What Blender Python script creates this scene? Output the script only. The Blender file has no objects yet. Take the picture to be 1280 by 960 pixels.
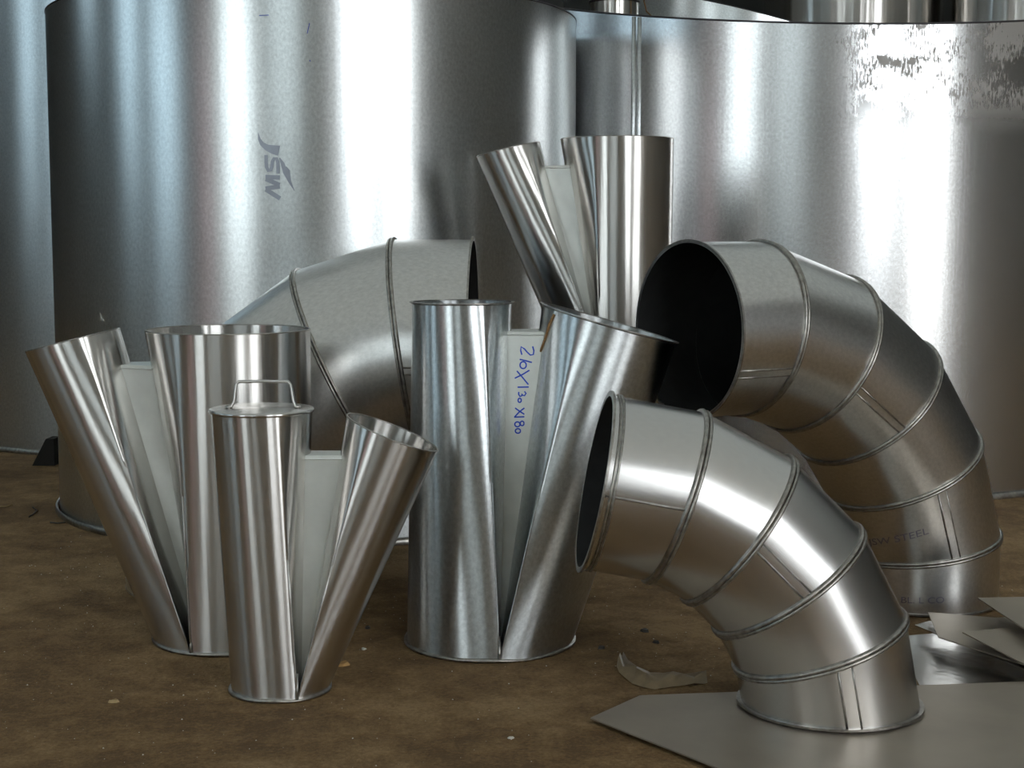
import bpy, math, random
from mathutils import Vector

# ------------------------------------------------------------------ camera, sky, exposure
scene = bpy.context.scene
C = scene.collection
random.seed(7)
F_PX, HORIZON, CAM_H = 1850.0, 295.0, 0.51
PITCH = math.atan((480 - HORIZON) / F_PX)
cam = bpy.data.cameras.new('camera')
cam.sensor_fit = 'HORIZONTAL'; cam.sensor_width = 36.0
cam.lens = 36.0 * F_PX / 1280.0
cam.clip_start = 0.02; cam.clip_end = 200
cam_o = bpy.data.objects.new('camera', cam)
cam_o.location = (0, 0, CAM_H)
cam_o.rotation_euler = (math.pi / 2 - PITCH, 0, 0)
C.objects.link(cam_o)
scene.camera = cam_o

world = bpy.data.worlds.new('overcast_sky'); scene.world = world
world.use_nodes = True
bgn = world.node_tree.nodes['Background']
bgn.inputs['Color'].default_value = (0.90, 0.96, 1.0, 1)
bgn.inputs['Strength'].default_value = 5.0

scene.view_settings.view_transform = 'Standard'
scene.view_settings.look = 'None'
scene.view_settings.gamma = 1.0
scene.view_settings.use_curve_mapping = False
scene.view_settings.exposure = 0.6

# ------------------------------------------------------------------ helpers
CP, SP = math.cos(PITCH), math.sin(PITCH)
def at(px, py, Y):
    """point of the place seen at a photo pixel, on the upright plane at distance Y"""
    a = (px - 640) / F_PX; b = (480 - py) / F_PX
    dx, dy, dz = a, CP + b * SP, -SP + b * CP
    k = Y / dy
    return Vector((dx * k, Y, CAM_H + dz * k))
def on_z(px, py, z=0.0):
    """point seen at a photo pixel on the level plane at height z"""
    a = (px - 640) / F_PX; b = (480 - py) / F_PX
    dx, dy, dz = a, CP + b * SP, -SP + b * CP
    k = (z - CAM_H) / dz
    return Vector((dx * k, dy * k, z))

def link(name, me, mats, parent=None, smooth=True):
    o = bpy.data.objects.new(name, me); C.objects.link(o)
    for m in (mats if isinstance(mats, (list, tuple)) else [mats]): me.materials.append(m)
    if smooth:
        me.polygons.foreach_set('use_smooth', [True] * len(me.polygons))
    if parent is not None: o.parent = parent
    return o
def poly(name, verts, faces, mats, parent=None, smooth=False):
    me = bpy.data.meshes.new(name); me.from_pydata([tuple(v) for v in verts], [], faces); me.update()
    return link(name, me, mats, parent, smooth)
def grid(name, rows, mats, parent=None, closed=True, thick=0.0, caps=False, smooth=True, inner=0):
    """rows: rings of points; UV = metres around / along"""
    n = len(rows[0]); V = [tuple(p) for r in rows for p in r]; Fc = []; UV = []
    mid = rows[len(rows) // 2]
    cu = [0.0]
    for i in range(n): cu.append(cu[-1] + (Vector(mid[(i + 1) % n]) - Vector(mid[i])).length)
    cv = [0.0]
    for j in range(len(rows) - 1): cv.append(cv[-1] + max((Vector(rows[j + 1][0]) - Vector(rows[j][0])).length, (Vector(rows[j + 1][n // 2]) - Vector(rows[j][n // 2])).length))
    m = n if closed else n - 1
    for j in range(len(rows) - 1):
        for i in range(m):
            k = (i + 1) % n
            Fc.append((j * n + i, j * n + k, (j + 1) * n + k, (j + 1) * n + i))
            UV += [(cu[i], cv[j]), (cu[i + 1], cv[j]), (cu[i + 1], cv[j + 1]), (cu[i], cv[j + 1])]
    if caps:
        Fc.append(tuple(range(n - 1, -1, -1))); UV += [(0, 0)] * n
        Fc.append(tuple((len(rows) - 1) * n + i for i in range(n))); UV += [(0, 0)] * n
    me = bpy.data.meshes.new(name); me.from_pydata(V, [], Fc)
    uv = me.uv_layers.new(name='UVMap')
    uv.data.foreach_set('uv', [c for t in UV for c in t])
    me.update()
    o = link(name, me, mats, parent, smooth)
    if thick:
        s = o.modifiers.new('thickness', 'SOLIDIFY'); s.thickness = thick; s.offset = -1
        s.material_offset = inner
        e = o.modifiers.new('sharp_edges', 'EDGE_SPLIT'); e.split_angle = math.radians(40)
    return o
def tube(name, pts, r, mats, parent=None, n=10, closed=False, ry=None):
    """sweep of a round (or oval) section along points"""
    pts = [Vector(p) for p in pts]; N = len(pts); rows = []
    up = Vector((0, 0, 1)); prev = None
    for i, p in enumerate(pts):
        if closed: t = pts[(i + 1) % N] - pts[i - 1]
        else: t = pts[min(i + 1, N - 1)] - pts[max(i - 1, 0)]
        t.normalize()
        a = prev if prev is not None else (Vector((0, 1, 0)) if abs(t.y) < 0.9 else up)
        a = (a - t * a.dot(t)).normalized(); prev = a
        b = t.cross(a)
        rows.append([p + a * (r * math.cos(2 * math.pi * k / n)) + b * ((ry or r) * math.sin(2 * math.pi * k / n)) for k in range(n)])
    if closed: rows.append(rows[0])
    return grid(name, rows, mats, parent, True, caps=not closed)
def box(name, x0, x1, y0, y1, z0, z1, mats, parent=None):
    v = [(x, y, z) for z in (z0, z1) for y in (y0, y1) for x in (x0, x1)]
    f = [(0, 2, 3, 1), (4, 5, 7, 6), (0, 1, 5, 4), (2, 6, 7, 3), (0, 4, 6, 2), (1, 3, 7, 5)]
    return poly(name, v, f, mats, parent)
def boxes(name, L, mats):
    V = []; Fc = []
    for (x0, x1, y0, y1, z0, z1) in L:
        b = len(V)
        V += [(x, y, z) for z in (z0, z1) for y in (y0, y1) for x in (x0, x1)]
        Fc += [tuple(b + i for i in q) for q in ((0, 2, 3, 1), (4, 5, 7, 6), (0, 1, 5, 4), (2, 6, 7, 3), (0, 4, 6, 2), (1, 3, 7, 5))]
    return poly(name, V, Fc, mats)
def plate(name, pts, t, mats, parent=None):
    """flat polygon with thickness along its normal (pts = top face, counter-clockwise)"""
    pts = [Vector(p) for p in pts]; n = len(pts)
    nr = (pts[1] - pts[0]).cross(pts[2] - pts[1]).normalized()
    V = pts + [p - nr * t for p in pts]
    Fc = [tuple(range(n)), tuple(range(2 * n - 1, n - 1, -1))] + [(i, i + n, (i + 1) % n + n, (i + 1) % n) for i in range(n)]
    return poly(name, V, Fc, mats, parent)
def empty(name, loc, label, cat, group=None):
    o = bpy.data.objects.new(name, None); C.objects.link(o); o.location = loc
    o.empty_display_size = 0.05
    return tag(o, label, cat, group)
def tag(o, label, cat, group=None, kind=None):
    o['label'] = label; o['category'] = cat
    if group: o['group'] = group
    if kind: o['kind'] = kind
    return o
def struct(o, label=None):
    o['kind'] = 'structure'
    if label: o['label'] = label
    return o

# ------------------------------------------------------------------ materials
class NT:
    def __init__(s, name):
        s.m = bpy.data.materials.new(name); s.m.use_nodes = True
        s.t = s.m.node_tree; s.b = s.t.nodes['Principled BSDF']
    def n(s, kind, **kw):
        x = s.t.nodes.new(kind)
        for k, v in kw.items(): setattr(x, k, v)
        return x
    def l(s, a, b): s.t.links.new(a, b)
    def coords(s, which, scale):
        c = s.n('ShaderNodeTexCoord'); m = s.n('ShaderNodeMapping')
        m.inputs['Scale'].default_value = scale
        s.l(c.outputs[which], m.inputs['Vector']); return m.outputs['Vector']
    def noise(s, vec, scale=1.0, detail=3.0, rough=0.55):
        x = s.n('ShaderNodeTexNoise'); x.inputs['Scale'].default_value = scale
        x.inputs['Detail'].default_value = detail; x.inputs['Roughness'].default_value = rough
        s.l(vec, x.inputs['Vector']); return x.outputs['Fac']
    def ramp(s, fac, stops):
        r = s.n('ShaderNodeValToRGB'); e = r.color_ramp.elements
        while len(e) < len(stops): e.new(0.5)
        for i, (p, c) in enumerate(stops):
            e[i].position = p; e[i].color = c if len(c) == 4 else (*c, 1)
        s.l(fac, r.inputs['Fac']); return r.outputs['Color']
    def rng(s, fac, a, b, lo=0.3, hi=0.7):
        r = s.n('ShaderNodeMapRange'); r.inputs['From Min'].default_value = lo; r.inputs['From Max'].default_value = hi
        r.inputs['To Min'].default_value = a; r.inputs['To Max'].default_value = b
        s.l(fac, r.inputs['Value']); return r.outputs['Result']
    def bump(s, h, strength, dist, prev=None):
        b = s.n('ShaderNodeBump'); b.inputs['Strength'].default_value = strength; b.inputs['Distance'].default_value = dist
        s.l(h, b.inputs['Height'])
        if prev is not None: s.l(prev, b.inputs['Normal'])
        return b.outputs['Normal']

def steel(name, col, rough, wave=0.0015, streak=0.00006, spangle=0.12, wscale=(9, 2.5, 1), tint=(1, 1, 1), aniso=.8):
    t = NT(name); b = t.b
    b.inputs['Metallic'].default_value = 1.0
    uv_f = t.coords('UV', (140, 4, 1)); uv_w = t.coords('UV', wscale); uv_s = t.coords('UV', (210, 150, 1)); uv_m = t.coords('UV', (7, 3, 1))
    grain = t.noise(uv_s, 1.0, 3.0, .7); blot = t.noise(uv_m, 1.0, 4.0)
    mx = t.n('ShaderNodeMath', operation='MULTIPLY_ADD'); t.l(grain, mx.inputs[0]); mx.inputs[1].default_value = 1.6; t.l(blot, mx.inputs[2])
    lo = tuple(c * (1 - spangle) * k for c, k in zip((col,) * 3, tint)); hi = tuple(min(1, c * (1 + spangle)) * k for c, k in zip((col,) * 3, tint))
    t.l(t.ramp(t.rng(mx.outputs[0], 0.0, 1.0, .95, 1.65), [(0.0, lo), (1.0, hi)]), b.inputs['Base Color'])
    b.inputs['Roughness'].default_value = rough
    n1 = t.bump(t.noise(uv_w, 1.0, 1.5), 1.0, wave)
    n2 = t.bump(t.noise(uv_f, 1.0, 2.0), 1.0, streak, n1)
    t.l(n2, b.inputs['Normal'])
    tg = t.n('ShaderNodeTangent'); tg.direction_type = 'UV_MAP'; tg.uv_map = 'UVMap'
    t.l(tg.outputs[0], b.inputs['Tangent'])
    b.inputs['Anisotropic'].default_value = aniso; b.inputs['Anisotropic Rotation'].default_value = .25
    return t.m
def plain(name, col, rough=0.6, metal=0.0, var=0.15, scale=30, bump=0.0, spec=0.5):
    t = NT(name); b = t.b
    v = t.coords('Object', (1, 1, 1)); f = t.noise(v, scale, 4.0)
    t.l(t.ramp(f, [(0.3, tuple(c * (1 - var) for c in col)), (0.7, tuple(min(1, c * (1 + var)) for c in col))]), b.inputs['Base Color'])
    b.inputs['Roughness'].default_value = rough; b.inputs['Metallic'].default_value = metal
    b.inputs['Specular IOR Level'].default_value = spec
    if bump: t.l(t.bump(f, 1.0, bump), b.inputs['Normal'])
    return t.m

M = {}
M['galv'] = steel('galvanised_sheet', 0.66, 0.28, wave=0.004, wscale=(2.2, 0.8, 1), spangle=0.17, tint=(0.97, 1.0, 1.0), aniso=.5)
M['galv_y'] = steel('galvanised_branch', 0.62, 0.31, wave=0.0022, wscale=(18, 1.2, 1), aniso=.9, spangle=0.17, tint=(0.97, 1.0, 1.0))
M['galv_elbow'] = steel('galvanised_elbow', 0.64, 0.28, wave=0.0012, wscale=(8, 8, 1), spangle=0.12, tint=(1.0, 0.98, 0.95), aniso=.25)
M['stainless'] = steel('stainless_sheet', 0.63, 0.27, wave=0.0022, wscale=(22, .8, 1), spangle=0.04, tint=(1.0, 0.965, 0.92), aniso=.95, streak=.00012)
M['stainless_elbow'] = steel('stainless_elbow', 0.63, 0.27, wave=0.0010, wscale=(9, 7, 1), spangle=0.04, tint=(1.0, 0.97, 0.94), aniso=.25)
M['bead'] = plain('rolled_seam_steel', (0.36, 0.34, 0.31), 0.36, 1.0, 0.3, 120)
M['edge'] = plain('dark_cut_edge', (0.05, 0.045, 0.05), 0.5, 0.6)
M['dark_inside'] = plain('black_inside_face', (0.022, 0.022, 0.022), 0.65, 0.0, 0.2, 60, spec=0.25)  # matte near-black for the inner faces of the elbows
M['web'] = plain('dull_zinc_web', (0.72, 0.74, 0.70), 0.42, 0.6, 0.05, 40)
M['dull'] = plain('dull_sheet_offcut', (0.36, 0.31, 0.25), 0.45, 0.6, 0.10, 9)
M['shiny'] = plain('bright_sheet_offcut', (0.52, 0.51, 0.49), 0.22, 1.0, 0.10, 9, bump=0.004)
M['ink_grey'] = plain('grey_blue_ink', (0.31, 0.33, 0.38), 0.40, 0.6)
M['ink_violet'] = plain('faded_violet_ink', (0.20, 0.19, 0.26), 0.4, 0.6)
M['ink_blue'] = plain('blue_marker_ink', (0.015, 0.07, 0.55), 0.6, 0.0, 0.1)
M['rust'] = plain('rusty_weld', (0.30, 0.17, 0.07), 0.75, 0.1, 0.5, 300, 0.001)
M['wall'] = plain('pale_grey_wall', (0.62, 0.60, 0.57), 0.85, 0.0, 0.3, 3)  # front wall kept pale to lift the greys in the reflections
M['wall_dark'] = plain('dark_grey_wall', (0.035, 0.036, 0.034), 0.85, 0.0, 0.3, 3)  # even near-black grey for the back wall
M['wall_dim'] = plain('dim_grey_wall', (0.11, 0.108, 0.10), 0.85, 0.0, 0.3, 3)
M['roof'] = plain('grey_roof_sheet', (0.55, 0.56, 0.54), 0.8, 0.0, 0.1, 2)
M['film'] = plain('tan_plastic_film', (0.22, 0.16, 0.09), 0.4, 0.0, 0.2, 60)
M['leaf'] = plain('dry_leaf', (0.42, 0.24, 0.08), 0.7, 0.0, 0.3, 100)
M['dark_chip'] = plain('dark_scrap', (0.03, 0.025, 0.02), 0.5)
M['pale_chip'] = plain('pale_scrap', (0.55, 0.52, 0.46), 0.5)
M['straw'] = plain('straw', (0.35, 0.25, 0.12), 0.7)
M['dark_wood'] = plain('dark_timber', (0.012, 0.010, 0.008), 0.9)

def floor_mat():
    t = NT('packed_dirt_floor'); b = t.b
    v = t.coords('Object', (1, 1, 1))
    big = t.noise(v, 3.0, 6, 0.65); mid = t.noise(v, 22, 6, 0.7); fine = t.noise(v, 190, 4, 0.75)
    a = t.n('ShaderNodeMath', operation='MULTIPLY_ADD'); t.l(mid, a.inputs[0]); a.inputs[1].default_value = 0.6; t.l(big, a.inputs[2])
    a2 = t.n('ShaderNodeMath', operation='MULTIPLY_ADD'); t.l(fine, a2.inputs[0]); a2.inputs[1].default_value = 0.55; t.l(a.outputs[0], a2.inputs[2])
    t.l(t.ramp(t.rng(a2.outputs[0], 0.0, 1.0, .92, 1.24), [(0.0, (0.105, 0.060, 0.024)), (0.5, (0.190, 0.114, 0.048)), (1.0, (0.290, 0.190, 0.092))]), b.inputs['Base Color'])
    b.inputs['Roughness'].default_value = 0.8
    b.inputs['Specular IOR Level'].default_value = 0.3
    n1 = t.bump(mid, 1.0, 0.006); t.l(t.bump(fine, 1.0, 0.0015, n1), b.inputs['Normal'])
    return t.m
M['floor'] = floor_mat()
def fill_roof():
    t = NT('translucent_fill_roof'); d = t.n('ShaderNodeBsdfDiffuse'); d.inputs['Color'].default_value = (.5, .51, .49, 1)
    r = t.n('ShaderNodeBsdfTranslucent'); r.inputs['Color'].default_value = (.047, .050, .048, 1)  # translucency added as soft overhead fill; the roof is out of view
    ad = t.n('ShaderNodeAddShader'); t.l(d.outputs[0], ad.inputs[0]); t.l(r.outputs[0], ad.inputs[1])
    out = [n for n in t.t.nodes if n.type == 'OUTPUT_MATERIAL'][0]; t.l(ad.outputs[0], out.inputs['Surface'])
    return t.m
M['roof'] = fill_roof()
def pane(name, col):
    t = NT(name); tr = t.n('ShaderNodeBsdfTransparent'); tr.inputs['Color'].default_value = (*col, 1)
    gl = t.n('ShaderNodeBsdfGlossy'); gl.inputs['Roughness'].default_value = .05
    mx = t.n('ShaderNodeMixShader'); mx.inputs[0].default_value = .06
    t.l(tr.outputs[0], mx.inputs[1]); t.l(gl.outputs[0], mx.inputs[2])
    out = [n for n in t.t.nodes if n.type == 'OUTPUT_MATERIAL'][0]; t.l(mx.outputs[0], out.inputs['Surface'])
    return t.m
M['pane'] = pane('light_dimming_glass', (.50, .52, .52))  # grey tint dims the daylight, standing in for shaded outdoors
M['pane_clear'] = pane('clear_window_glass', (.80, .82, .82))
M['pane_warm'] = pane('rosy_light_tint_glass', (.50, .40, .41))  # pinkish cast of the daylight is put into the pane tint
M['pane_blue'] = pane('bluish_light_tint_glass', (.48, .54, .57))  # bluish, dimmer side daylight is put into the pane tint

def scuffed(name):
    """galvanised sheet whose upper zone carries dull scuffed, peeled patches"""
    m = steel(name, 0.66, 0.27, wave=0.004, wscale=(2.0, 0.8, 1), spangle=0.17, aniso=.5)
    t = NT.__new__(NT); t.m = m; t.t = m.node_tree; t.b = t.t.nodes['Principled BSDF']; b = t.b
    out = [n for n in t.t.nodes if n.type == 'OUTPUT_MATERIAL'][0]
    c = t.n('ShaderNodeTexCoord'); sep = t.n('ShaderNodeSeparateXYZ'); t.l(c.outputs['Object'], sep.inputs[0])
    fine = t.noise(t.coords('UV', (260, 55, 1)), 1.0, 4, 0.7)
    patch = t.noise(t.coords('UV', (9, 11, 1)), 1.0, 3, 0.6)
    # limited to a zone of the sheet below its rim
    hz = t.rng(sep.outputs['Z'], 0.0, 1.0, 0.70, 0.78)
    hx = t.rng(sep.outputs['X'], 0.0, 1.0, -0.10, -0.02)
    z = t.n('ShaderNodeMath', operation='MULTIPLY'); t.l(hz, z.inputs[0]); t.l(hx, z.inputs[1])
    s1 = t.n('ShaderNodeMath', operation='MULTIPLY_ADD'); t.l(patch, s1.inputs[0]); s1.inputs[1].default_value = 1.4; t.l(fine, s1.inputs[2])
    s2 = t.n('ShaderNodeMath', operation='MULTIPLY_ADD'); t.l(t.rng(sep.outputs['X'], 0.0, .16, .12, .30), s2.inputs[0]); s2.inputs[1].default_value = 1.0; t.l(s1.outputs[0], s2.inputs[2])
    k = t.rng(s2.outputs[0], 0.0, 1.0, 1.25, 1.35)
    mk = t.n('ShaderNodeMath', operation='MULTIPLY'); t.l(z.outputs[0], mk.inputs[0]); t.l(k, mk.inputs[1])
    d = t.n('ShaderNodeBsdfPrincipled'); d.inputs['Base Color'].default_value = (0.34, 0.32, 0.30, 1); d.inputs['Roughness'].default_value = 0.6
    d.inputs['Metallic'].default_value = 0.35
    mix = t.n('ShaderNodeMixShader'); t.l(mk.outputs[0], mix.inputs[0]); t.l(b.outputs[0], mix.inputs[1]); t.l(d.outputs[0], mix.inputs[2])
    t.l(mix.outputs[0], out.inputs['Surface'])
    return m
M['galv_scuffed'] = scuffed('scuffed_galvanised_sheet')

# ------------------------------------------------------------------ the shed
X0, X1, Y0, Y1, HT = -5.0, 6.2, -2.6, 7.0, 3.6
struct(poly('floor', [(-40, -40, 0), (40, -40, 0), (40, 12, 0), (-40, 12, 0)], [(0, 1, 2, 3)], M['floor']))
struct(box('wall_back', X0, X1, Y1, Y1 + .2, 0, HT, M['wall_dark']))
def wall_x(name, Y, opens):
    L = []; x = X0
    for (a, b, z0, z1) in opens:
        L.append((x, a, Y - .2, Y, 0, HT))
        if z0 > 0: L.append((a, b, Y - .2, Y, 0, z0))
        L.append((a, b, Y - .2, Y, z1, HT)); x = b
    L.append((x, X1, Y - .2, Y, 0, HT))
    return struct(boxes(name, L, M['wall']))
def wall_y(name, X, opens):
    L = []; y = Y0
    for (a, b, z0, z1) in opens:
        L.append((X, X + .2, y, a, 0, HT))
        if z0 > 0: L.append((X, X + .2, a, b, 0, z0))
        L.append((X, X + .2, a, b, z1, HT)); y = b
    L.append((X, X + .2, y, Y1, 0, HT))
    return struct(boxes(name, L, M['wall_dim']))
FRONT = [(-5.0, -4.3, .35, 1.5), (-3.6, -2.3, .5, 2.6), (-1.5, -.4, .9, 2.7), (1.5, 2.7, .75, 3.0), (3.5, 5.1, 0, 3.2)]
LEFT = [(-1.2, .2, .7, 2.4), (.95, 1.7, .95, 2.6), (3.0, 3.8, 1.6, 2.7)]
wall_x('wall_front', Y0, FRONT)
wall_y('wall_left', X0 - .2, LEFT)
for i, (a, b, z0, z1) in enumerate(FRONT[:3]):
    struct(box('window_%d' % (i + 1), a, b, Y0 - .11, Y0 - .106, z0, z1, M['pane_warm' if i == 0 else 'pane_clear' if i == 1 else 'pane']))
for i, (a, b, z0, z1) in enumerate(LEFT):
    struct(box('window_%d' % (i + 4), X0 - .11, X0 - .106, a, b, z0, z1, M['pane_blue']))
wall_y('wall_right', X1, [])
struct(poly('ceiling', [(X0, Y0, HT), (X1, Y0, HT), (X1, Y1, HT), (X0, Y1, HT)], [(3, 2, 1, 0)], M['roof']))

# ------------------------------------------------------------------ round shells
def shell(name, label, cx, cy, R, zf, mat, group=None, n=192, rows=14, thick=.002):
    root = empty(name, (cx, cy, 0), label, 'duct shell', group)
    ring = [(R * math.cos(2 * math.pi * i / n), R * math.sin(2 * math.pi * i / n)) for i in range(n)]
    rr = [[(x, y, .004 + (zf(x, y) - .004) * j / rows) for (x, y) in ring] for j in range(rows + 1)]
    grid('shell_wall', rr, [mat, M['galv']], root, True, thick, inner=1)
    k = 1 - .001 / R
    tube('rim_edge', [(x * k, y * k, zf(x, y)) for x, y in ring], .0022, M['edge'], root, 6, True)
    tube('base_flange', [(x * (1 + .006 / R), y * (1 + .006 / R), .004) for x, y in ring], .008, M['bead'], root, 6, True, ry=.003)
    return root
TL = (-.373, 2.88, .495)
shell_l = shell('round_duct_shell', 'huge upright galvanised shell with grey logo stamp, behind the left fittings', *TL, lambda x, y: .914, M['galv'])
TR = (.68, 3.52, .72)
def zr(x, y):
    d = min(y + TR[2], .30)
    return .902 + .24 * d - .002 * x
shell_r = shell('round_duct_shell', 'huge scuffed galvanised shell with upright lock seam, behind the large elbow', *TR, zr, M['galv_scuffed'])
shell('round_duct_shell', 'dim tall shell at the far left edge, partly behind the logo shell', -.86, 4.05, .66, lambda x, y: 1.55, M['galv'])
shell('round_duct_shell', 'dark shell with slanting rim rising to the left behind the scuffed shell', .78, 5.25, .60, lambda x, y: 1.190 - .256 * x, M['galv'])
shell('round_duct_shell', 'bright tall shell above the middle of the scuffed shell rim', 1.40, 6.2, .36, lambda x, y: 2.0, M['stainless'])
shell('round_duct_shell', 'tall shell at the top right corner behind the scuffed shell', 2.00, 5.9, .27, lambda x, y: 2.0, M['stainless'])
# upright lock seam of the scuffed shell
def cyl_pt(T, px, py, off=.001):
    """local point on a shell's outside at a photo pixel"""
    cx, cy, R = T
    a = at(px, py, 1.0) - Vector((0, 0, CAM_H)); ox, oy = -cx, -cy
    A = a.x ** 2 + a.y ** 2; B = ox * a.x + oy * a.y; D = ox * ox + oy * oy - R * R
    t = (-B - math.sqrt(max(0, B * B - A * D))) / A
    p = Vector((0, 0, CAM_H)) + a * t
    l = Vector((p.x - cx, p.y - cy, 0)); l *= (R + off) / l.length
    return Vector((l.x, l.y, p.z))
for px in (791, 798):
    p = cyl_pt(TR, px, 200); th = math.atan2(p.y, p.x); r = TR[2]
    zt = zr(r * math.cos(th), r * math.sin(th))
    tube('lock_seam', [(r * math.cos(th), r * math.sin(th), z) for z in (.01, zt * .25, zt * .5, zt * .75, zt - .003)], .004, M['galv'], shell_r, 8)

# logo printed on the left shell
def print_poly(parent, T, pts, mat, name, conv, off=.0008):
    V = [cyl_pt(T, *conv(*p), off) for p in pts]
    return poly(name, V, [tuple(range(len(V)))], mat, parent)
def stroke(conv3, pts, w):
    """ribbon along a polyline in drawing units -> verts, faces"""
    V = []; n = len(pts)
    for i, p in enumerate(pts):
        a = pts[max(i - 1, 0)]; b = pts[min(i + 1, n - 1)]
        dx, dy = b[0] - a[0], b[1] - a[1]; l = math.hypot(dx, dy) or 1
        nx, ny = -dy / l * w / 2, dx / l * w / 2
        V += [conv3(p[0] + nx, p[1] + ny), conv3(p[0] - nx, p[1] - ny)]
    return V, [(2 * i, 2 * i + 1, 2 * i + 3, 2 * i + 2) for i in range(n - 1)]
def strokes(name, L, w, conv3, mat, parent):
    V = []; Fc = []
    for pts in L:
        v, f = stroke(conv3, pts, w); b = len(V); V += v; Fc += [tuple(b + i for i in q) for q in f]
    return poly(name, V, Fc, mat, parent)
lc = lambda x, y: (300 + x / 8, 150 + y / 8)
l3 = lambda x, y: cyl_pt(TL, *lc(x, y), .0012)
J = [[(183, 125), (194, 190), (222, 240), (270, 275), (330, 295), (392, 308)]]
V = []; Fc = []
wd = [4, 26, 44, 62, 88, 104]
for i, p in enumerate(J[0]):
    a = J[0][max(i - 1, 0)]; b = J[0][min(i + 1, 5)]; dx, dy = b[0] - a[0], b[1] - a[1]; l = math.hypot(dx, dy)
    V += [l3(p[0] - dy / l * wd[i] / 2, p[1] + dx / l * wd[i] / 2), l3(p[0] + dy / l * wd[i] / 2, p[1] - dx / l * wd[i] / 2)]
Fc = [(2 * i, 2 * i + 1, 2 * i + 3, 2 * i + 2) for i in range(5)]
logo = poly('logo_stamp', V, Fc, M['ink_grey'], shell_l); logo['label'] = 'grey-blue printed logo reading downwards'
strokes('logo_letter', [[(262, 350), (262, 420), (266, 470), (285, 508), (308, 500), (320, 465), (324, 420), (342, 385), (366, 385), (378, 420), (381, 470), (381, 536)]], 34, l3, M['ink_grey'], shell_l)
strokes('logo_letter', [[(400, 576), (256, 570)], [(258, 590), (398, 650)], [(400, 664), (256, 686)], [(258, 694), (402, 785)]], 44, l3, M['ink_grey'], shell_l)
for pts in ([(396, 378), (428, 440), (452, 520), (500, 620), (545, 708)], [(462, 466), (485, 510), (488, 560), (512, 622)]):
    n = len(pts); V = []
    for i, p in enumerate(pts):
        w = [10, 36, 40, 26, 4][i] if n == 5 else [6, 30, 34, 4][i]
        V += [l3(p[0] + w / 2, p[1] - w / 4), l3(p[0] - w / 2, p[1] + w / 4)]
    poly('logo_swoosh', V, [(2 * i, 2 * i + 1, 2 * i + 3, 2 * i + 2) for i in range(n - 1)], M['ink_grey'], shell_l)
pc = lambda x, y: cyl_pt(TL, x, y, .001)
for seg in ([(384, 42), (387, 29)], [(387, 75), (387.8, 77)], [(324, 19.5), (336, 19)]): strokes('pen_mark', [seg], .9, pc, M['ink_blue'], shell_l)
strokes('chalk_mark', [[(126, 391), (127.5, 401)], [(131, 392), (127, 396), (131, 401)]], .9, pc, M['pale_chip'], shell_l)

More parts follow.
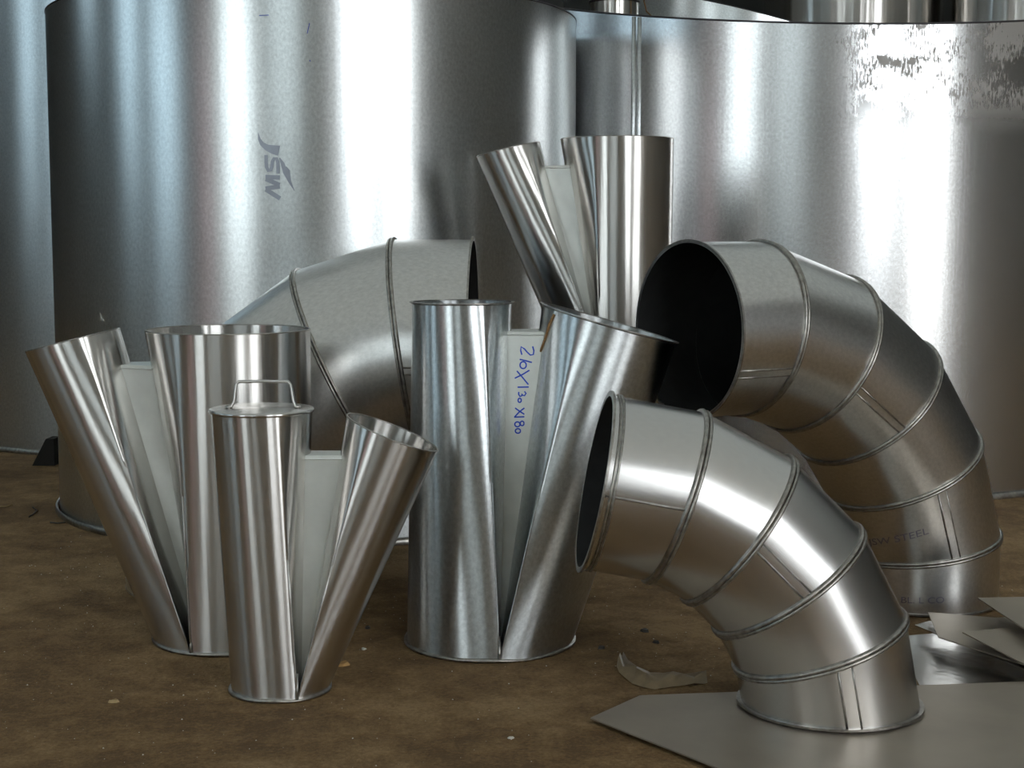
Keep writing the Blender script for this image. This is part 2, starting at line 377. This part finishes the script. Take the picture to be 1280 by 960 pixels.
# ------------------------------------------------------------------ mitred elbows
def elbow(name, label, bx, by, phi, r, R, th, e0, e1, al, k, z0, mat, seams, flange=.006, bead=.0042, dark_inside=True, foot=None, mouth_bead=False):
    root = empty(name, (bx, by, z0), label, 'duct elbow', 'segmented elbows')
    a = th / k; t = R * math.tan(a / 2)
    U = Vector((math.cos(phi), math.sin(phi), 0)); W = Vector((0, 0, 1)); V = Vector((-math.sin(phi), math.cos(phi), 0))
    dv = lambda g: math.sin(g) * U + math.cos(g) * W
    ev = lambda g: math.cos(g) * U - math.sin(g) * W
    P = [Vector((0, 0, .002))]; A = [al]; N = [W.copy()]; g = al
    P.append(P[0] + dv(g) * (e0 + t))
    for j in range(k):
        N.append((dv(g) + dv(g + a)).normalized()); g += a; A.append(g)
        P.append(P[-1] + dv(g) * (2 * t if j < k - 1 else t + e1))
    N.append(dv(g))
    n = 128
    def pt(seg, q, s, rad): return P[seg] + dv(A[seg]) * s + rad * (math.cos(q) * V + math.sin(q) * ev(A[seg]))
    def cut(seg, plane, q, rad):
        d = dv(A[seg]); o = P[seg] + rad * (math.cos(q) * V + math.sin(q) * ev(A[seg]))
        return (P[plane] - o).dot(N[plane]) / d.dot(N[plane])
    Q = [-2 * math.pi * i / n for i in range(n)]
    for seg in range(k + 1):
        rows = []
        for j in range(7):
            f = j / 6
            rows.append([pt(seg, q, cut(seg, seg, q, r) * (1 - f) + cut(seg, seg + 1, q, r) * f, r) for q in Q])
        grid('gore_segment', rows, [mat, M['dark_inside'] if dark_inside else mat], root, True, .0015, inner=1)
        if seg in seams:
            q0, w, dbl = seams[seg]
            for m, dq in enumerate((-w, w) if dbl else (0,)):
                q = q0 + dq
                s0, s1 = cut(seg, seg, q, r), cut(seg, seg + 1, q, r)
                tube('lock_seam', [pt(seg, q, s0 + (s1 - s0) * f, r + .0003) for f in (.02, .35, .65, .98)], .0013, M['bead'], root, 6)
            if dbl:
                rows = [[pt(seg, q0 - w + 2 * w * i / 4, cut(seg, seg, q0, r) * (1 - f) + cut(seg, seg + 1, q0, r) * f, r + .0009) for i in range(5)] for f in (.02, .98)]
                grid('lock_strip', rows, [mat], root, False)
    for j in range(1, k + 1):
        for off, rr in ((-.0022, bead * .52), (.0022, bead * .6)):
            seg = j - 1 if off < 0 else j
            tube('seam_bead', [pt(seg, q, cut(seg, j, q, r) + off, r + .0012) for q in Q], rr, M['bead'], root, 8, True)
    if mouth_bead:
        for off in (-.0085, -.012):
            tube('mouth_bead', [pt(k, q, cut(k, k + 1, q, r) + off, r + .0006) for q in Q], .0014, M['bead'], root, 8, True)
    for plane, seg in ((0, 0), (k + 1, k)):
        fl = foot if (foot and not plane) else flange
        s = -.0012 if plane else .0012
        rows = []
        for rad, o in ((r, s * 2), (r + fl, s * 2), (r + fl, 0), (r - .001, 0)):
            rows.append([pt(seg, q, cut(seg, plane, q, rad) + o, rad) for q in Q])
        grid('end_flange', rows, [M['bead']], root, True, smooth=False)
    return root, pt
D = math.radians
front_elbow, _ = elbow('duct_elbow', 'polished steel elbow of five segments standing on the front sheet', .3434, 1.5578, 3.1689, .0933, .2535, 1.204, .0302, .05, .179, 4, .0065, M['stainless_elbow'],
      {4: (D(-1), D(.1), False), 2: (D(-2), D(3.0), True), 0: (D(-2), D(4.5), True)}, flange=.0045, mouth_bead=True)
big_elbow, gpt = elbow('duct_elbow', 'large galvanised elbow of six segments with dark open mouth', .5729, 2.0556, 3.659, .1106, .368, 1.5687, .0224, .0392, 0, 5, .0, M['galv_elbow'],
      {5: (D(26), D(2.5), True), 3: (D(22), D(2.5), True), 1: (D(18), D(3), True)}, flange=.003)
left_elbow, _ = elbow('duct_elbow', 'wide galvanised elbow behind the left fittings, mouth turned right', -.3969, 2.1538, -.0246, .1699, .2959, 1.5753, .0371, .0437, 0, 5, .0, M['galv_elbow'],
      {5: (D(178), D(1.6), True)}, flange=.005, foot=.0004)
# stamped mill print on the large elbow
def text_on(name, body, size, q0, s0, seg, rad, slope=0.0, xs=1.0):
    cu = bpy.data.curves.new(name, 'FONT'); cu.body = body; cu.size = size
    tmp = bpy.data.objects.new(name, cu); C.objects.link(tmp)
    dg = bpy.context.evaluated_depsgraph_get(); me = bpy.data.meshes.new_from_object(tmp.evaluated_get(dg))
    bpy.data.objects.remove(tmp)
    me.name = name
    for v in me.vertices:
        x, y = v.co.x * xs, v.co.y
        v.co = gpt(seg, q0 - x / rad, s0 + y + slope * x, rad + .0006)
    me.materials.clear()
    return link(name, me, M['ink_violet'], big_elbow, False)
text_on('mill_print', 'JSW STEEL', .0135, D(76), .046, 1, .1106, .11, 1.35)
text_on('mill_print', 'BL. L CO', .012, D(56), .016, 0, .1106, .05, 1.25)

# ------------------------------------------------------------------ branch (Y) fittings
WQ = 22
def wye(name, label, loc, rb, xs, left, right, mat, web_top, base_z=0.0, flange=.004, rims=0.0, group='branch fittings', stem=False, edge_mat=None):
    """left / right: (x, z, radius, tilt) of the two top rims, relative to the base centre; xs = where the base splits"""
    root = empty(name, loc, label, 'duct fitting', group)
    n = 144
    def ring_top(b, q):
        x, z, r, ti = b
        return Vector((x + r * math.cos(q) * math.cos(ti), r * math.sin(q), z - r * math.cos(q) * math.sin(ti)))
    yc = math.sqrt(max(rb * rb - xs * xs, 1e-6))
    def ring_base(side, q):
        # q measured from +x; the outer arc of the base circle, then the straight chord
        s = -1 if side == 'L' else 1
        qq = q if s > 0 else math.pi - q
        qq = (qq + math.pi) % (2 * math.pi) - math.pi
        q0 = D(118); half = math.atan2(yc, s * xs)          # half angle of the outer arc
        if abs(qq) <= q0:
            g = qq / q0 * half
            return Vector((s * rb * math.cos(g), rb * math.sin(g), base_z))
        f = (math.pi - abs(qq)) / (math.pi - q0)
        return Vector((xs, math.copysign(yc * f, qq), base_z))
    def surf(side, q, t):
        a = ring_base(side, q); b = ring_top(left if side == 'L' else right, q)
        return a.lerp(b, t)
    for side in 'LR':
        rows = []
        for j in range(25):
            t = j / 24
            rows.append([surf(side, 2 * math.pi * i / n, t) for i in range(n)])
        grid('branch_pipe', rows, [mat], root, True, .0012)
        b = left if side == 'L' else right
        if rims:
            u = Vector((math.sin(b[3]), 0, math.cos(b[3])))
            rr = []
            for rad, o in ((b[2] - .0008, -.002), (b[2] + rims, .0), (b[2] + rims, .0012), (b[2] - .0008, .0012)):
                rr.append([ring_top((b[0], b[1], rad, b[3]), 2 * math.pi * i / n) + u * o for i in range(n)])
            grid('rim_flange', rr, [edge_mat or M['bead']], root, True, smooth=False)
        else:
            tube('rim_edge', [ring_top((b[0], b[1], b[2] - .0006, b[3]), 2 * math.pi * i / n) for i in range(n)], .0009, M['bead'], root, 6, True)
    # base flange
    Q = [2 * math.pi * i / n for i in range(n)]
    rr = [[(rad * math.cos(q), rad * math.sin(q), base_z + z + (.0008 * math.sin(3 * q + 1) + .0008 * math.sin(7 * q)) * (z > .002)) for q in Q] for rad, z in ((rb, .004), (rb + flange, .0035), (rb + flange, .0005), (rb - .001, .0005))]
    grid('base_flange', rr, [M['bead']], root, True)
    if stem:
        grid('stem_pipe', [[(rb * math.cos(q), rb * math.sin(q), base_z * j / 6) for q in Q] for j in range(7)], [mat], root, True, .0012)
    # front and back web plates between the two pipes, closed by a cap strip
    def edge(side, qd, z):
        q = D(qd) if side == 'L' else D(180 - qd)
        lo, hi = 0.0, 1.0
        for _ in range(30):
            t = (lo + hi) / 2
            if surf(side, q, t).z < z: lo = t
            else: hi = t
        return surf(side, q, lo)
    zs = [base_z + .010 + (web_top - base_z - .010) * j / 16 for j in range(17)]
    ends = []
    for qd in (-WQ, WQ):
        rows = [[edge('L', qd, z).lerp(edge('R', qd, z), i / 4) for i in range(5)] for z in zs]
        if qd > 0: rows = [r[::-1] for r in rows]
        grid('web_plate', rows, [M['web']], root, False, .0012)
        ends.append(rows[-1] if qd < 0 else rows[-1][::-1])
    cap = [[a.lerp(b, f) + Vector((0, 0, .0012)) for a, b in zip(*ends)] for f in (-.03, .03, .5, .97, 1.03)]
    cap = [[p + Vector((0, 0, -.004 if i in (0, 4) else 0)) for p in r] for i, r in enumerate(cap)]
    grid('web_cap', [r[::-1] for r in cap][::-1], [M['web']], root, False, .0012, smooth=False)
    fr = lambda z: (edge('L', -WQ, z), edge('R', -WQ, z))
    # folded joint running up from the front of the base split
    for side in 'LR':
        q = D(-62) if side == 'L' else D(-118)
        tube('joint_seam', [surf(side, q, t) + Vector((0, -.0004, 0)) for t in (.0, .1, .2, .35, .5)], .0012, mat, root, 6)
    tube('weld_bead', [(xs, -yc - .001, base_z + .003), (xs, -yc - .0005, base_z + .012), (xs, -yc * .93, base_z + .03)], .002, M['bead'], root, 8)
    return root, surf, fr

# middle galvanised fitting
CX, CY = -.028, 1.84
wye_c, surf_c, frc = wye('branch_fitting', 'tall galvanised branch fitting with blue handwritten sizes, at the centre', (CX, CY, 0), .105, .013,
      (-.062 - CX, .428, .0620, D(0)), (.1208 - CX, .402, .0865, D(16)), M['galv_y'], .392, rims=.0035, flange=.004)
# left stainless fitting
LX, LY = -.357, 1.86
wye('branch_fitting', 'leftmost stainless branch fitting with wide open upright pipe', (LX, LY, 0), .100, -.035,
    (-.553 - LX, .380, .0595, D(-14)), (-.357 - LX, .393, .1025, D(0)), M['stainless'], .349, flange=.003)
# small fitting with lid
SX, SY = -.2625, 1.635
wye_s, surf_s, _ = wye('branch_fitting', 'small stainless branch fitting capped with a handled lid, front left', (SX, SY, 0), .0545, .026,
    (-.2785 - SX, .3165, .0560, D(0)), (-.133 - SX, .2925, .0545, D(22)), M['stainless'], .268, flange=.0035)
lx, lz = -.2785 - SX, .3165
n = 96; Q = [2 * math.pi * i / n for i in range(n)]
lid = grid('lid', [[(lx + r * math.cos(q), r * math.sin(q), lz + z) for q in Q] for r, z in ((.0565, -.001), (.0580, -.001), (.0585, .0012), (.0575, .0030), (.054, .0034), (.02, .0036), (.0001, .0036))], [M['stainless']], wye_s)
hz = lz + .0036
hp = [(-.0385, -.006, .0012), (-.0325, -.006, .0016), (-.0295, -.004, .008), (-.0275, -.002, .026), (-.0250, 0, .0290), (.0, 0, .0295), (.0300, 0, .0290), (.0330, -.001, .026), (.0360, -.003, .008), (.0385, -.004, .0016), (.0440, -.004, .0012)]
tube('handle', [(lx + x, y, hz + z) for x, y, z in hp], .0034, M['stainless'], lid, 8, ry=.0018)
for x, y in ((-.0355, -.006), (.0415, -.004)):
    grid('rivet', [[(lx + x + r * math.cos(q), y + r * math.sin(q), hz + z) for q in Q[::8]] for r, z in ((.0026, .0), (.0026, .0026), (.0016, .0036), (.0001, .0038))], [M['bead']], lid)
# rear stainless fitting on a long stem
BX, BY = .165, 2.35
wye('branch_fitting', 'rear stainless branch fitting rising above the middle one, beside the large elbow mouth', (BX, BY, 0), .086, -.03,
    (-.006 - BX, .645, .0515, D(-13)), (.165 - BX, .661, .0890, D(0)), M['stainless'], .618, base_z=.32, flange=.003, stem=True)

# handwriting on the web of the middle fitting
def arc(cx, cy, rx, ry, a0=0, a1=360, n=14): return [(cx + rx * math.cos(D(a0 + (a1 - a0) * i / n)), cy + ry * math.sin(D(a0 + (a1 - a0) * i / n))) for i in range(n + 1)]
HW = [[(392, 288), (399, 312), (396, 334), (380, 338), (362, 322), (345, 302), (326, 290), (324, 312), (331, 336)],
      [(388, 380), (350, 369), (318, 362)], arc(338, 395, 18, 20),
      [(374, 424), (335, 448), (290, 470)], [(302, 428), (335, 466), (368, 506)],
      [(306, 521), (370, 520)],
      [(345, 545), (354, 556), (346, 570), (333, 566), (332, 558), (330, 570), (320, 574), (312, 562), (313, 548)], arc(318, 596, 9, 12),
      [(345, 640), (318, 660), (290, 690)], [(292, 640), (320, 660), (345, 676)],
      [(286, 692), (345, 690)],
      arc(332, 728, 11, 13), arc(305, 733, 15, 14), arc(308, 771, 15, 13)]
def wc(x, y):
    Y = CY - .05
    for _ in range(6):
        p = at(580 + x / 4.571, 370 + y / 4.571, Y); a, b = frc(p.z)
        f = (p.x - CX - a.x) / (b.x - a.x); Y = CY + a.y + (b.y - a.y) * f - .0006
    return Vector((p.x - CX, Y - CY, p.z))
hw = strokes('handwriting', HW, 8.0, wc, M['ink_blue'], wye_c); hw['label'] = 'blue handwritten sizes'
# rusty weld on the tilted pipe's edge
wr = [surf_c('R', D(q), t) + Vector((0, -.0012, 0)) for q, t in ((214, .985), (209, .95), (206, .91), (200, .87), (193, .845))]
w = tube('rusty_weld', wr, .0018, M['rust'], wye_c, 8); w['label'] = 'rusty brown weld bead'

# ------------------------------------------------------------------ sheet offcuts on the floor
def sheet(label, pts, mat, t=.0015, z=None):
    P = [on_z(x, y, zz) for x, y, zz in pts]
    c = sum((p for p in P), Vector()) / len(P); c.z = 0
    nr = (P[1] - P[0]).cross(P[2] - P[1])
    if nr.z < 0: P.reverse()
    o = plate('sheet_offcut', [p - c for p in P], t, mat); o.location = c
    return tag(o, label, 'metal sheet', 'sheet offcuts on the floor')
front = sheet('big dull sheet with pointed tip lying under the polished elbow', [(738, 897, .006), (800, 869, .006), (1330, 850, .006), (1500, 905, .006), (1330, 1060, .006), (1020, 1008, .006)], M['dull'])
sheet('bright smooth sheet on the floor behind the pointed sheet', [(1140, 838, .002), (1128, 795, .002), (1400, 770, .002), (1400, 858, .002), (1155, 868, .002)], M['shiny'])
sheet('thin dark-edged sheet lowest in the right-hand pile', [(1143, 781, .018), (1162, 776, .020), (1400, 790, .020), (1400, 880, .008), (1290, 840, .009)], M['shiny'])
sheet('brown sheet with slanted left corner in the right-hand pile', [(1160, 765, .030), (1245, 772, .030), (1400, 760, .030), (1400, 872, .014), (1285, 832, .016), (1173, 796, .024)], M['dull'])
sheet('grey pointed sheet on top of the brown one in the pile', [(1203, 790, .036), (1262, 784, .036), (1400, 775, .036), (1400, 880, .021), (1285, 832, .023)], M['dull'])
sheet('topmost grey sheet of the right-hand pile, at the frame edge', [(1222, 747, .055), (1400, 744, .055), (1400, 860, .040), (1284, 788, .046)], M['dull'])

# ------------------------------------------------------------------ small litter
def scrap(name, label, cat, px, py, rx, ry, rz, mat, h=.003, n=7, group=None):
    c = on_z(px, py); V = []; Fc = []
    for lev, k in ((0, 1.0), (1, .75)):
        for i in range(n):
            a = 2 * math.pi * i / n; q = random.uniform(.75, 1.15) * k
            x, y = rx * q * math.cos(a), ry * q * math.sin(a)
            V.append((x * math.cos(rz) - y * math.sin(rz), x * math.sin(rz) + y * math.cos(rz), lev * h * random.uniform(.7, 1.2)))
    Fc = [(i, (i + 1) % n, n + (i + 1) % n, n + i) for i in range(n)] + [tuple(range(n, 2 * n)), tuple(range(n - 1, -1, -1))]
    o = poly(name, V, Fc, mat); o.location = (c.x, c.y, .0002)
    return tag(o, label, cat, group)
scrap('dry_leaf', 'orange dry leaf beside the small lidded fitting', 'leaf', 429, 832, .011, .006, .6, M['leaf'], .004)
scrap('metal_chip', 'dark twisted chip with reddish edge below the polished elbow mouth', 'scrap', 806, 790, .007, .004, -.7, M['dark_chip'], .004)
scrap('metal_chip', 'small dark chip next to the reddish one', 'scrap', 820, 804, .006, .0025, -.7, M['dark_chip'], .003)
scrap('metal_chip', 'black chip to the right of the middle fitting base', 'scrap', 752, 811, .005, .004, 0, M['dark_chip'], .004)
scrap('metal_chip', 'pale chip alone on the front floor', 'scrap', 639, 923, .004, .003, .3, M['pale_chip'], .002)
scrap('metal_chip', 'grey chip just left of the middle fitting base, nearer one', 'scrap', 455, 812, .004, .003, .3, M['pale_chip'], .002)
scrap('metal_chip', 'grey chip left of the middle fitting base, farther one', 'scrap', 460, 786, .004, .004, .3, M['dark_chip'], .003)
scrap('dry_leaf', 'small tan leaf on the floor at the lower left', 'leaf', 142, 878, .006, .004, .1, M['straw'], .003)
def twig(label, pts, r=.0012):
    P = [on_z(x, y, .0012) for x, y in pts]; c = P[0].copy(); c.z = 0
    o = tube('twig', [p - c for p in P], r, M['straw'] if 'straw' in label else M['dark_chip'], None, 6); o.location = c
    return tag(o, label, 'twig')
twig('pale straw stalk on the floor at the left edge', [(-4, 633), (8, 633), (15, 631)])
twig('bent dark twig near the logo shell base', [(41, 634), (46, 638), (41, 643), (36, 646)])
twig('short straight dark twig in front of the logo shell base', [(63, 653), (72, 654), (82, 653)], .0016)
# strip of torn plastic film
fp = [(771, 834, 779, 818), (774, 842, 787, 832), (790, 855, 800, 842), (804, 861, 815, 842), (818, 862, 832, 844), (838, 861, 842, 844), (852, 857, 853, 844), (868, 857, 868, 848), (884, 854, 882, 851)]
rows = []
c = on_z(812, 850)
for i, (a, b, d, e) in enumerate(fp):
    p, q = on_z(a, b), on_z(d, e)
    rows.append([p.lerp(q, f / 6) - c + Vector((0, 0, .001 + .010 * math.sin(math.pi * f / 6) * (.7 + .5 * math.sin(i * 2.1 + f)) + .002 * math.sin(i * 3 + f * 2.3))) for f in range(7)])
fo = grid('plastic_film', rows, [M['film']], None, False, .0004); fo.location = (c.x, c.y, 0)
tag(fo, 'crumpled strip of tan plastic film in front of the polished elbow', 'plastic scrap')
# fine grit nobody could count
KEEP = [(CX, CY, .12), (LX, LY, .115), (SX, SY, .07), (BX, BY, .1), (.343, 1.558, .11), (.573, 2.056, .13), (-.397, 2.154, .185), (*TL[:2], TL[2] + .02), (*TR[:2], TR[2] + .02), (.72, 1.85, .22)]
V = []; Fc = []
for i in range(1100):
    x = random.uniform(-.75, .75); y = random.uniform(1.25, 2.6)
    if any((x - cx) ** 2 + (y - cy) ** 2 < r * r for cx, cy, r in KEEP) or (x > .05 and y < 1.68): continue
    s = random.choice((.0005, .0006, .0008, .0012)); b = len(V)
    a = random.uniform(0, 6.28)
    for k in range(3): V.append((x + s * math.cos(a + 2.1 * k), y + s * math.sin(a + 2.1 * k), .0001))
    V.append((x, y, s)); Fc += [(b, b + 1, b + 3), (b + 1, b + 2, b + 3), (b + 2, b, b + 3)]
tag(poly('grit', V, Fc, M['pale_chip']), 'pale grit scattered over the dirt floor', 'grit', kind='stuff')
# dark timber prop in the gap at the left
tp = on_z(60, 578)
pr = plate('timber_prop', [(-.02, 0, 0), (.03, 0, 0), (.03, 0, .06), (.012, 0, .06)], -.05, M['dark_wood']); pr.location = (tp.x, tp.y, 0.0)
tag(pr, 'dark timber wedge in the shadow left of the logo shell', 'timber')
# objects with something behind the rim at the top middle
def small_pipe():
    c = at(770, 12, 4.35); root = empty('round_pipe', (c.x, 4.42, 0), 'short bright pipe peeping over the rim by the logo shell', 'pipe')
    rr = .071; zt = at(770, 3, 4.42).z
    grid('pipe_wall', [[(rr * math.cos(q), rr * math.sin(q), zt * j / 4) for q in Q] for j in range(5)], [M['stainless']], root, True, .002)
    tube('rim_edge', [(rr * math.cos(q), rr * math.sin(q), zt) for q in Q], .004, M['edge'], root, 6, True)
small_pipe()
# loose brown strap end hanging beside the short pipe
sp = [at(x, y, 4.36) for x, y in ((806, -14), (805, 2), (808, 14), (816, 22), (826, 40))]
c = Vector((sp[-1].x, 4.36, 0))
st = tube('packing_strap', [p - c for p in sp] + [Vector((.02, 0, .6)), Vector((.03, 0, .002))], .006, M['rust'], None, 8, ry=.002); st.location = c
tag(st, 'brown packing strap curling down beside the short bright pipe', 'strap')
